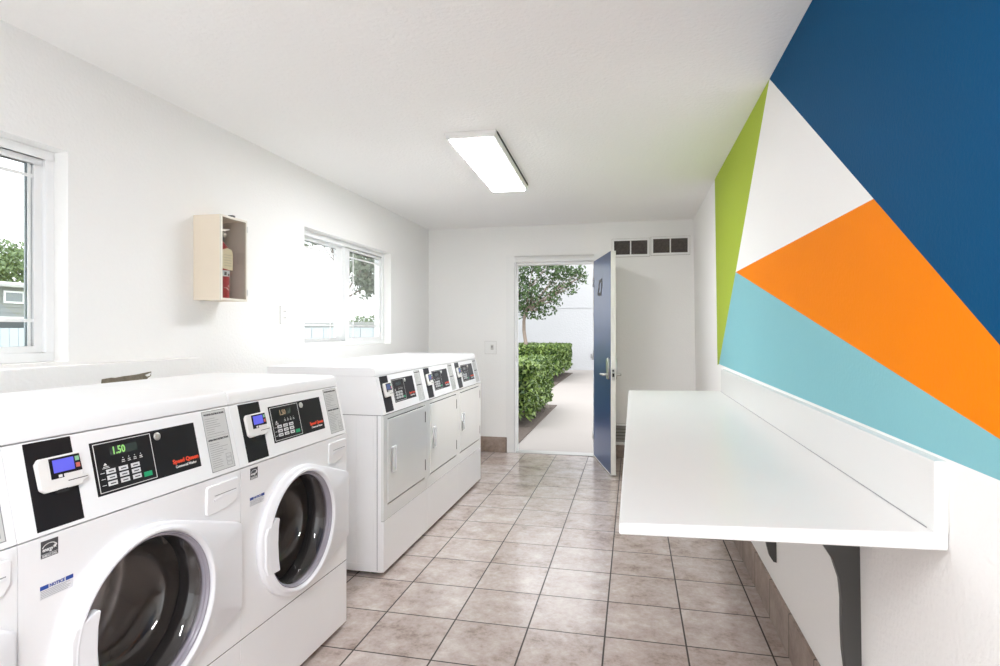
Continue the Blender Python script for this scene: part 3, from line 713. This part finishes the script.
# ------------------------------------------------------------------ vents, switches
def vent(x0, x1, z0, z1, label, louvre=False):
    t = empty('air_vent', ((x0+x1)/2, YB, z0)); tag(t, label, 'air vent', None if louvre else 'air vents above the door side of the back wall')
    w = (x1-x0)/2; h = z1-z0; f = MB(); b = 0.020
    for a in ((-w, w, 0, b), (-w, w, h-b, h), (-w, -w+b, b, h-b), (w-b, w, b, h-b)): f.box(a[0], a[1], -0.014, -0.0005, a[2], a[3])
    f.build('vent_frame', trim_m, t, bevel=0.002)
    MB().box(-w-0.0035, w+0.0035, -0.0012, -0.0002, -0.0035, h+0.0035).build('frame_shade_outline', mat('grey_shade_outline', (0.42, 0.40, 0.37), 0.8), t)  # grey outline painted as the frame's shadow on the wall
    if not louvre:
        MB().box(-0.006, 0.006, -0.012, -0.0005, b, h-b).build('centre_bar', trim_m, t)
        for s_ in (-1, 1):
            a0, a1 = (-w+b, -0.006) if s_ < 0 else (0.006, w-b)
            m = MB().box(a0, a1, -0.0045, -0.0005, b, h-b)
            for i in range(9):
                zz = b+(h-2*b)*(i+0.5)/9; m.prism([(-0.0085, zz-0.005), (-0.0045, zz+0.003), (-0.0045, zz+0.005), (-0.0085, zz-0.003)], a0, a1, 'x')
            m.build('vent_screen', mesh_d, t)
    else:
        m = MB().box(-w+b, w-b, -0.004, -0.0005, b, h-b, 1)
        for i in range(5):
            zz = b+(h-2*b)*(i+0.5)/5; m.prism([(-0.012, zz-0.014), (-0.004, zz+0.008), (-0.004, zz+0.011), (-0.012, zz-0.010)], -w+b, w-b, 'x')
        m.build('louvre', [mat('louvre_grey', (0.30, 0.29, 0.27), 0.6), mesh_d], t)
    return t
vent(-0.200, 0.155, 1.965, 2.140, 'dark-screened white framed air vent beside the top of the open door')
vent(0.170, 0.528, 1.972, 2.148, 'dark-screened white framed air vent nearest the right corner')
vent(-0.26, 0.10, 0.135, 0.335, 'low grey louvred vent behind the open door, just above the tile baseboard', True)

def plate(name, label, cat, loc, rz, w, h, kind):
    t = empty(name, loc, rz); tag(t, label, cat)
    MB().box(-w/2, w/2, -0.006, -0.0003, 0, h).build('cover_plate', trim_m, t, bevel=0.002)
    MB().box(-w/2-0.0022, w/2+0.0022, -0.0010, -0.0001, -0.0022, h+0.0022).build('plate_shade_outline', mat('grey_shade_outline', (0.42, 0.40, 0.37), 0.8), t)  # thin grey border standing in for shade round the plate
    if kind == 'switch':
        MB().box(0.003, 0.033, -0.0095, -0.006, h*0.32, h*0.72).build('switch_rocker', mat('rocker_grey', (0.55, 0.54, 0.51), 0.5), t, bevel=0.001)
        MB().box(0.012, 0.024, -0.016, -0.0095, h*0.5, h*0.63).build('toggle', mat('toggle_grey', (0.25, 0.24, 0.23), 0.5), t, bevel=0.001)
    else:
        for zz in (0.24, 0.60):
            r = MB().box(-0.016, 0.016, -0.0085, -0.006, h*zz, h*(zz+0.2)).build('outlet_socket', plastic2, t, bevel=0.002)
            MB().box(-0.008, -0.005, -0.0095, -0.0085, h*(zz+0.07), h*(zz+0.15)).box(0.005, 0.008, -0.0095, -0.0085, h*(zz+0.07), h*(zz+0.15)).build('socket_slots', ink_g, r)
plate('light_switch', 'white light switch plate on the back wall left of the doorway', 'light switch', (-1.428, YB, 1.006), 0, 0.118, 0.128, 'switch')
plate('wall_outlet', 'small white outlet plate on the left wall below the glass-fronted cabinet', 'outlet', (XL, 3.22, 1.288), PI/2, 0.078, 0.108, 'outlet')

# ------------------------------------------------------------------ extinguisher cabinet
cx0, cx1, cy0, cy1, cz0, cz1 = -2.10, -1.952, 2.461, 2.657, 1.397, 1.812
cab = empty('extinguisher_cabinet', (XL, (cy0+cy1)/2, cz0)); tag(cab, 'tan wall cabinet with a glass front holding the fire extinguisher', 'cabinet')
Lc = lambda x, y, z: (x-XL, y-(cy0+cy1)/2, z-cz0)
t_ = 0.006
b = MB()
b.box(cx0+0.0005, cx1, cy0, cy0+t_, cz0, cz1).box(cx0+0.0005, cx1, cy1-t_, cy1, cz0, cz1).box(cx0+0.0005, cx1, cy0+t_, cy1-t_, cz0, cz0+t_).box(cx0+0.0005, cx1, cy0+t_, cy1-t_, cz1-t_, cz1)
b.map(Lc).build('cabinet_box', tan_w, cab)
MB().box(cx0+0.0005, cx0+0.004, cy0+t_, cy1-t_, cz0+t_, cz1-t_).map(Lc).build('back_panel', cab_in, cab)
MB().box(cx0+0.004, cx1-0.003, cy1-t_-0.0015, cy1-t_-0.0003, cz0+t_, cz1-t_).map(Lc).build('inner_side', cab_in, cab)
f = MB(); e = 0.010
f.box(cx1, cx1+0.009, cy0, cy1, cz0, cz0+e).box(cx1, cx1+0.009, cy0, cy1, cz1-e, cz1).box(cx1, cx1+0.009, cy0, cy0+e, cz0+e, cz1-e).box(cx1, cx1+0.009, cy1-e, cy1, cz0+e, cz1-e)
df = f.map(Lc).build('door_frame', cream_w, cab)
MB().box(cx1+0.002, cx1+0.005, cy0+e-0.002, cy1-e+0.002, cz0+e-0.002, cz1-e+0.002).map(Lc).build('glass_pane', cab_glass, df)
MB().box(cx1-0.03, cx1-0.006, cy0+0.10, cy0+0.122, cz1, cz1+0.014).map(Lc).build('lock_tab', ink, cab)
for zz in (cz0+0.03, cz1-0.06):
    MB().box(cx1+0.002, cx1+0.011, cy1-0.004, cy1+0.003, zz, zz+0.03).map(Lc).build('hinge', chrome, df)

ex_x, ex_y = -2.000, 2.530
fe = empty('fire_extinguisher', (ex_x, ex_y, cz0+t_)); tag(fe, 'small red fire extinguisher with a paper tag inside the glass-fronted cabinet', 'fire extinguisher')
R = 0.040
MB().lathe([(0, 0), (R*0.9, 0.0), (R, 0.008), (R, 0.235), (R*0.85, 0.258), (R*0.5, 0.275), (0.015, 0.282), (0.015, 0.292), (0, 0.292)], (0, 0, 0.0003), 'z', 32).build('cylinder_tank', red_e, fe, smooth=True)
mb = MB()
def band(r, a0, a1, z0, z1, n=16, mi=0):
    m = MB()
    for i in range(n):
        t0 = a0+(a1-a0)*i/n; t1 = a0+(a1-a0)*(i+1)/n
        m.quad([(r*math.cos(t0), r*math.sin(t0), z0), (r*math.cos(t1), r*math.sin(t1), z0), (r*math.cos(t1), r*math.sin(t1), z1), (r*math.cos(t0), r*math.sin(t0), z1)], mi)
    return m
lb = band(R+0.0006, -1.3, 1.3, 0.112, 0.142).build('tank_label', mat('label_pale_blue', (0.62, 0.70, 0.74), 0.5), fe, smooth=True)
m = band(R+0.0010, -0.5, -0.2, 0.118, 0.134, 3); add(m, band(R+0.0010, 0.0, 0.35, 0.116, 0.126, 3)); m.build('label_print', ink, lb)
tri = MB(); rr = R+0.0008
for (a, z), (c_, w_) in (((-0.35, 0.057), (0, 0)),):
    tri.quad([(rr*math.cos(-0.55), rr*math.sin(-0.55), 0.056), (rr*math.cos(0.15), rr*math.sin(0.15), 0.070), (rr*math.cos(0.10), rr*math.sin(0.10), 0.060), (rr*math.cos(-0.2), rr*math.sin(-0.2), 0.056), (rr*math.cos(0.10), rr*math.sin(0.10), 0.052), (rr*math.cos(0.15), rr*math.sin(0.15), 0.042)])
tri.build('arrow_mark', line_w, fe)
MB().tube((0, 0, 0.285), (0, 0, 0.335), 0.020).box(-0.012, 0.012, -0.03, 0.03, 0.318, 0.335).build('valve_body', mat('valve_dark', (0.05, 0.045, 0.04), 0.4, metal=0.6), fe, bevel=0.002)
MB().prism([(-0.02, 0.335), (0.055, 0.352), (0.055, 0.356), (-0.02, 0.345)], -0.009, 0.009, 'x').build('squeeze_lever', chrome, fe)
MB().lathe([(0, 0.0), (0.014, 0.0), (0.014, 0.008), (0, 0.008)], (0.016, 0.0, 0.322), 'x', 20).build('pressure_gauge', chrome, fe, smooth=True)
tg = MB(); tp = [(-0.045, 0.150), (0.034, 0.143), (0.036, 0.225), (0.028, 0.246), (-0.005, 0.252), (-0.045, 0.240)]
tg.prism([(a, b_) for a, b_ in tp], 0.0418, 0.0426, 'x').build('inspection_tag', tag_m, fe)
m = MB()
for i in range(5): m.box(0.0427, 0.0429, -0.030, 0.024-0.004*(i % 2), 0.165+i*0.013, 0.1663+i*0.013)
m.build('tag_print', ink_g, fe)

# ------------------------------------------------------------------ outside
GZ = -0.015
o = MB().box(-60, 40, YB+0.14, 60, GZ-0.3, GZ).build('ground', conc); tag(o, kind='structure')
o = MB().box(-60, XL-0.16, -30, YB+0.14, GZ-0.3, GZ).build('ground_side', conc); tag(o, kind='structure')
bed1 = MB().prism([(-1.24, 6.02), (-1.24, 9.75), (-4.8, 10.1), (-4.8, 6.02)], GZ, GZ+0.012, 'z').build('ground_bed', soil); tag(bed1, kind='structure')
bed2 = MB().prism([(-1.72, 12.7), (-1.72, 17.2), (-6.5, 18.2), (-6.5, 12.7)], GZ, GZ+0.012, 'z').build('ground_bed_far', soil); tag(bed2, kind='structure')
m = MB().box(-7.3, 10, 18.6, 18.9, GZ, 6.0)
for zz in (1.95, 4.0): m.box(-7.3, 10, 18.585, 18.6, zz, zz+0.012)
wl_ = m.build('stucco_building', stucco); tag(wl_, 'long white stucco building wall seen through the open doorway', 'building')
MB().box(-1.30, -1.24, 18.56, 18.6, 0.36, 0.50).build('hose_bib', ink_g, wl_)

def leaf_mat(name, c0, c1, rough=0.45):
    m = mat(name, c0, rough); nt = m.node_tree; b = nt.nodes['Principled BSDF']
    g = nt.nodes.new('ShaderNodeNewGeometry'); mx = nt.nodes.new('ShaderNodeMix'); mx.data_type = 'RGBA'
    mx.inputs[6].default_value = (*c0, 1); mx.inputs[7].default_value = (*c1, 1)
    nt.links.new(g.outputs['Random Per Island'], mx.inputs[0]); nt.links.new(mx.outputs[2], b.inputs['Base Color'])
    b.inputs['Transmission Weight'].default_value = 0.0
    return m
hedge_leaf = leaf_mat('hedge_leaf_mixed', (0.022, 0.065, 0.010), (0.23, 0.33, 0.08), 0.35)
myrtle_leaf = leaf_mat('myrtle_leaf_mixed', (0.02, 0.055, 0.016), (0.09, 0.15, 0.045), 0.5)
def leaf_cloud(n, sampler, size, mb, mi=0, rng=random):
    for _ in range(n):
        p, nr = sampler()
        d = Vector((rng.gauss(0, 1), rng.gauss(0, 1), rng.gauss(0, 1))).normalized()
        nn = (Vector(nr)*0.7+d).normalized(); a = nn.orthogonal().normalized()
        a = Matrix.Rotation(rng.uniform(0, 2*PI), 3, nn) @ a; b_ = nn.cross(a)
        s_ = size*rng.uniform(0.6, 1.25); p = Vector(p)
        n0 = len(mb.v)
        mb.v += [tuple(p-a*s_), tuple(p+b_*s_*0.42+nn*s_*0.1), tuple(p+a*s_), tuple(p-b_*s_*0.42+nn*s_*0.1)]
        mb.f.append((n0, n0+1, n0+2, n0+3)); mb.mi.append(mi)
def hedge(x0, x1, y0, y1, z1, n, size, label, zb=0.12, seed=1):
    rng = random.Random(seed)
    t = empty('clipped_hedge', ((x0+x1)/2, (y0+y1)/2, GZ+0.01)); tag(t, label, 'hedge', 'clipped hedges beside the path')
    W_, D_ = (x1-x0)/2, (y1-y0)/2
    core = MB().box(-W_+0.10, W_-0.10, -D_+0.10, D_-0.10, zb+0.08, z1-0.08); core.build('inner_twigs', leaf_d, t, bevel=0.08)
    A1, A2, A3 = 4*W_*D_, 2*D_*z1, 2*W_*z1
    def samp():
        r = rng.random()*(A1+A2+2*A3*1.0)
        j = abs(rng.gauss(0, 0.06)); 
        bulge = 0.03*math.sin(rng.random()*6)
        if r < A1:
            x_ = rng.uniform(-W_, W_); y_ = rng.uniform(-D_, D_); e_ = max(abs(x_)-W_+0.14, abs(y_)-D_+0.14, 0)
            return (x_, y_, z1-j*0.6+bulge*0.6-e_*e_*3.5), (0, 0, 1)
        if r < A1+A2:
            z = zb+(z1-zb)*rng.random()**0.8; return (W_-j-0.10*max(0, 0.5-z)*rng.random(), rng.uniform(-D_, D_), z), (1, 0, 0)
        z = zb+(z1-zb)*rng.random()**0.8
        return (rng.uniform(-W_, W_), -D_+j if r < A1+A2+A3 else D_-j, z), (0, -1, 0)
    m = MB(); leaf_cloud(n, samp, size, m, 0, rng); m.build('foliage', hedge_leaf, t, fix=False)
    st = MB()
    for i in range(7):
        yy = -D_+0.15+(2*D_-0.3)*i/6; xx = rng.uniform(-0.1, W_-0.2)
        st.tube((xx, yy, 0), (xx+rng.uniform(-.1,.1), yy+rng.uniform(-.08,.08), zb+0.2), 0.014, 0.010, 6)
    st.build('stems', bark, t)
hedge(-3.6, -1.26, 7.35, 9.45, 0.83, 15000, 0.040, 'thick bright green clipped hedge nearest the doorway', 0.10, 3)
hedge(-4.6, -1.74, 13.9, 17.1, 0.86, 12000, 0.055, 'clipped green hedge further down the path, in front of the white building', 0.16, 4)

def tree(name, loc, h0, crowns, n, size, label, r=0.055, lm=None, seed=1, group=None):
    rng = random.Random(seed); t = empty(name, loc); tag(t, label, 'tree', group)
    tr = MB(); p = Vector((0, 0, 0)); segs = 7
    for i in range(segs):
        q = Vector((0.05*math.sin(i*1.1), 0.04*math.cos(i*1.7)-0.04, h0*(i+1)/segs)); tr.tube(p, q, r*(1-0.05*i), r*(1-0.05*(i+1)), 10); p = q
    for (c, rad_) in crowns:
        tr.tube(p, Vector(c), r*0.45, r*0.12, 7)
        for _ in range(3):
            dd = Vector(c)+Vector((rng.uniform(-.6,.6)*rad_[0], rng.uniform(-.6,.6)*rad_[1], rng.uniform(-.4,.6)*rad_[2])); tr.tube(p.lerp(Vector(c), 0.5), dd, r*0.2, r*0.06, 6)
    tr.build('trunk', bark, t)
    wts = [(a[0]*a[1]*a[2])**0.7 for _, a in crowns]
    def samp():
        c, R_ = rng.choices(crowns, wts)[0]
        d = Vector((rng.gauss(0,1), rng.gauss(0,1), rng.gauss(0,1))).normalized(); k = rng.random()**0.55
        cl = 0.12*Vector((math.sin(d.x*9+c[0]*3), math.sin(d.y*9), math.sin(d.z*11)))
        return (c[0]+d.x*R_[0]*k+cl.x, c[1]+d.y*R_[1]*k+cl.y, c[2]+d.z*R_[2]*k+cl.z), tuple(d)
    m = MB(); leaf_cloud(n, samp, size, m, 0, rng); m.build('foliage', lm or myrtle_leaf, t, fix=False)
tree('crape_myrtle', (-2.76, 15.2, GZ+0.012), 1.75, [((-0.5,0,2.3),(0.8,0.8,0.6)), ((0.25,-0.1,2.2),(0.7,0.7,0.42)), ((0.9,0,2.70),(0.42,0.5,0.34)), ((0.2,0,3.0),(1.0,0.8,0.6)), ((1.35,0,2.72),(0.30,0.4,0.22)), ((1.15,0,2.35),(0.22,0.3,0.15)), ((0.45,0,1.80),(0.35,0.4,0.2)), ((-0.2,0,1.95),(0.5,0.5,0.25)), ((-1.0,0,2.9),(0.9,0.8,0.8)), ((1.45,0,2.62),(0.2,0.3,0.12)), ((0.75,0,2.05),(0.18,0.3,0.12)), ((0.05,0,1.75),(0.3,0.4,0.15))], 6200, 0.055,
     'small dark green tree with a slim pale trunk behind the far hedge', r=0.06, seed=5)
tl = mat('pale_tree_leaf', (0.24, 0.28, 0.21), 0.6, var=(2, 0.4))
tree('shade_tree', (-7.08, 13.4, GZ), 2.0, [((0.55,0,2.9),(0.5,0.6,0.55)), ((-0.4,0,3.9),(0.7,0.9,0.6)), ((0.62,0.2,2.4),(0.32,0.5,0.35)), ((0.5,0,3.7),(0.9,1.0,0.6))], 6500, 0.07,
     'airy pale green tree seen through the far window', r=0.08, lm=tl, seed=8)
tg2 = mat('mid_tree_leaf', (0.18, 0.25, 0.12), 0.6, var=(2, 0.4))
tree('broadleaf_tree', (-26.0, 19.5, GZ), 2.6, [((0,0,4.0),(2.6,2.6,1.1)), ((-2.6,-1,3.6),(2.6,2.0,1.2)), ((2.4,1.5,3.5),(2.2,2.0,1.0)), ((-1,-3,3.9),(2.2,2.2,1.2))], 15000, 0.12,
     'full green tree behind the grey house, seen through the near window', r=0.2, lm=tg2, seed=9)

# grey house beyond the near window
hs = empty('grey_house', (-19.5, 14.5, GZ)); tag(hs, 'low grey sided house seen through the near window', 'house')
m = MB(); wy0, wy1 = -6.0, 2.6
m.box(-5, 0, wy0, wy1, 0, 2.64)
for i in range(14): m.prism([(0.0, 0.02+i*0.18), (0.022, 0.02+i*0.18), (0.0, 0.20+i*0.18)], wy0, wy1, 'y')
m.build('siding_wall', siding, hs)
MB().prism([(-5.4, 2.64), (0.3, 2.64), (0.3, 2.72), (-2.4, 3.0), (-5.4, 2.72)], wy0-0.4, wy1+0.4, 'y').build('roof', mat('pale_roof', (0.55, 0.55, 0.54), 0.8), hs)
for yy in (-4.6, -2.1, 0.42):
    w_ = MB()
    for a in ((yy-0.33, yy+0.33, 2.12, 2.18), (yy-0.33, yy+0.33, 2.46, 2.52), (yy-0.33, yy-0.27, 2.18, 2.46), (yy+0.27, yy+0.33, 2.18, 2.46)): w_.box(0.02, 0.06, *a)
    f = w_.build('window', vinyl_m, hs); MB().box(0.02, 0.03, yy-0.27, yy+0.27, 2.18, 2.46).build('pane', mat('house_pane', (0.25, 0.28, 0.30), 0.2), f)
MB().box(0.02, 0.6, wy0, wy1, 1.60, 1.68).build('porch_roof', trim_m, hs)
m = MB().box(0.025, 0.06, wy0, wy1, 1.30, 1.60); m.build('porch_opening', ink_g, hs)
m = MB().box(0.2, 0.26, wy0, wy1, 0, 1.32)
for i in range(9): m.box(0.26, 0.272, wy0, wy1, 0.04+i*0.14, 0.135+i*0.14)
m.build('blue_siding', siding_b, hs)
# lawn, low wall and pale fence beyond the far window
o = MB().box(-16, -6.5, 15.2, 18.4, GZ, GZ+0.02).build('ground_lawn', grass_m); tag(o, kind='structure')
m = MB(); 
for i in range(43): m.box(-18.2+i*0.30, -18.2+i*0.30+0.28, 12.0, 12.03, GZ, 1.30)
m.box(-18.2, -5.3, 12.03, 12.07, 0.3, 0.38).box(-18.2, -5.3, 12.03, 12.07, 1.0, 1.08)
fz = m.build('board_fence', siding_b); tag(fz, 'pale blue-grey board fence seen low through the far window', 'fence')

gw = empty('garden_shed', (-8.0, 16.0, GZ)); tag(gw, 'low pale shed with a grey roof, seen low through the far window', 'shed')
MB().box(-2.4, 2.0, 0, 1.6, 0, 1.42).build('shed_wall', mat('shed_white', (0.55, 0.56, 0.56), 0.8), gw)
MB().prism([(-0.15, 1.42), (1.75, 1.42), (1.75, 1.50), (-0.15, 1.50)], -2.6, 2.2, 'x').map(lambda x, y, z: (x, y, z)).build('shed_roof', mat('shed_roof_grey', (0.42, 0.43, 0.42), 0.8), gw)
tree('bushy_tree', (-9.2, 19.3, GZ), 0.9, [((0,0,1.35),(0.9,0.7,0.45)), ((0.8,0,1.25),(0.6,0.6,0.4)), ((-0.7,0,1.3),(0.6,0.6,0.4))], 2600, 0.07,
     'rounded green bush behind the low shed, seen through the far window', r=0.05, lm=tg2, seed=12)

# ------------------------------------------------------------------ light, world, camera
w = bpy.data.worlds.new('overcast'); S.world = w; w.use_nodes = True; nt = w.node_tree
bg = nt.nodes['Background']; bg.inputs['Color'].default_value = (0.96, 0.98, 1.0, 1); bg.inputs['Strength'].default_value = 1.5
sun = bpy.data.lights.new('sun', 'SUN'); sun.energy = 0.7; sun.angle = math.radians(25); sun.color = (1, 0.98, 0.95)
so = bpy.data.objects.new('sun', sun); C.objects.link(so); so.rotation_euler = (math.radians(35), math.radians(-18), 0)

cam = bpy.data.cameras.new('camera'); co = bpy.data.objects.new('camera', cam); C.objects.link(co); S.camera = co
f_px = 585.0; yaw = math.atan(133/f_px)
cam.sensor_width = 36; cam.lens = 36*f_px/1000; cam.shift_y = -3/1000; cam.clip_start = 0.02; cam.clip_end = 300
co.location = (0, 0, 1.25); co.rotation_euler = (PI/2, 0, yaw)
S.view_settings.view_transform = 'Standard'; S.view_settings.look = 'None'; S.view_settings.gamma = 1; S.view_settings.exposure = 0.94
S.view_settings.use_curve_mapping = False
S.cycles.use_denoising = True
S.cycles.max_bounces = 12; S.cycles.diffuse_bounces = 10; S.cycles.transparent_max_bounces = 12
S.cycles.sample_clamp_indirect = 6; S.cycles.caustics_reflective = False; S.cycles.caustics_refractive = False
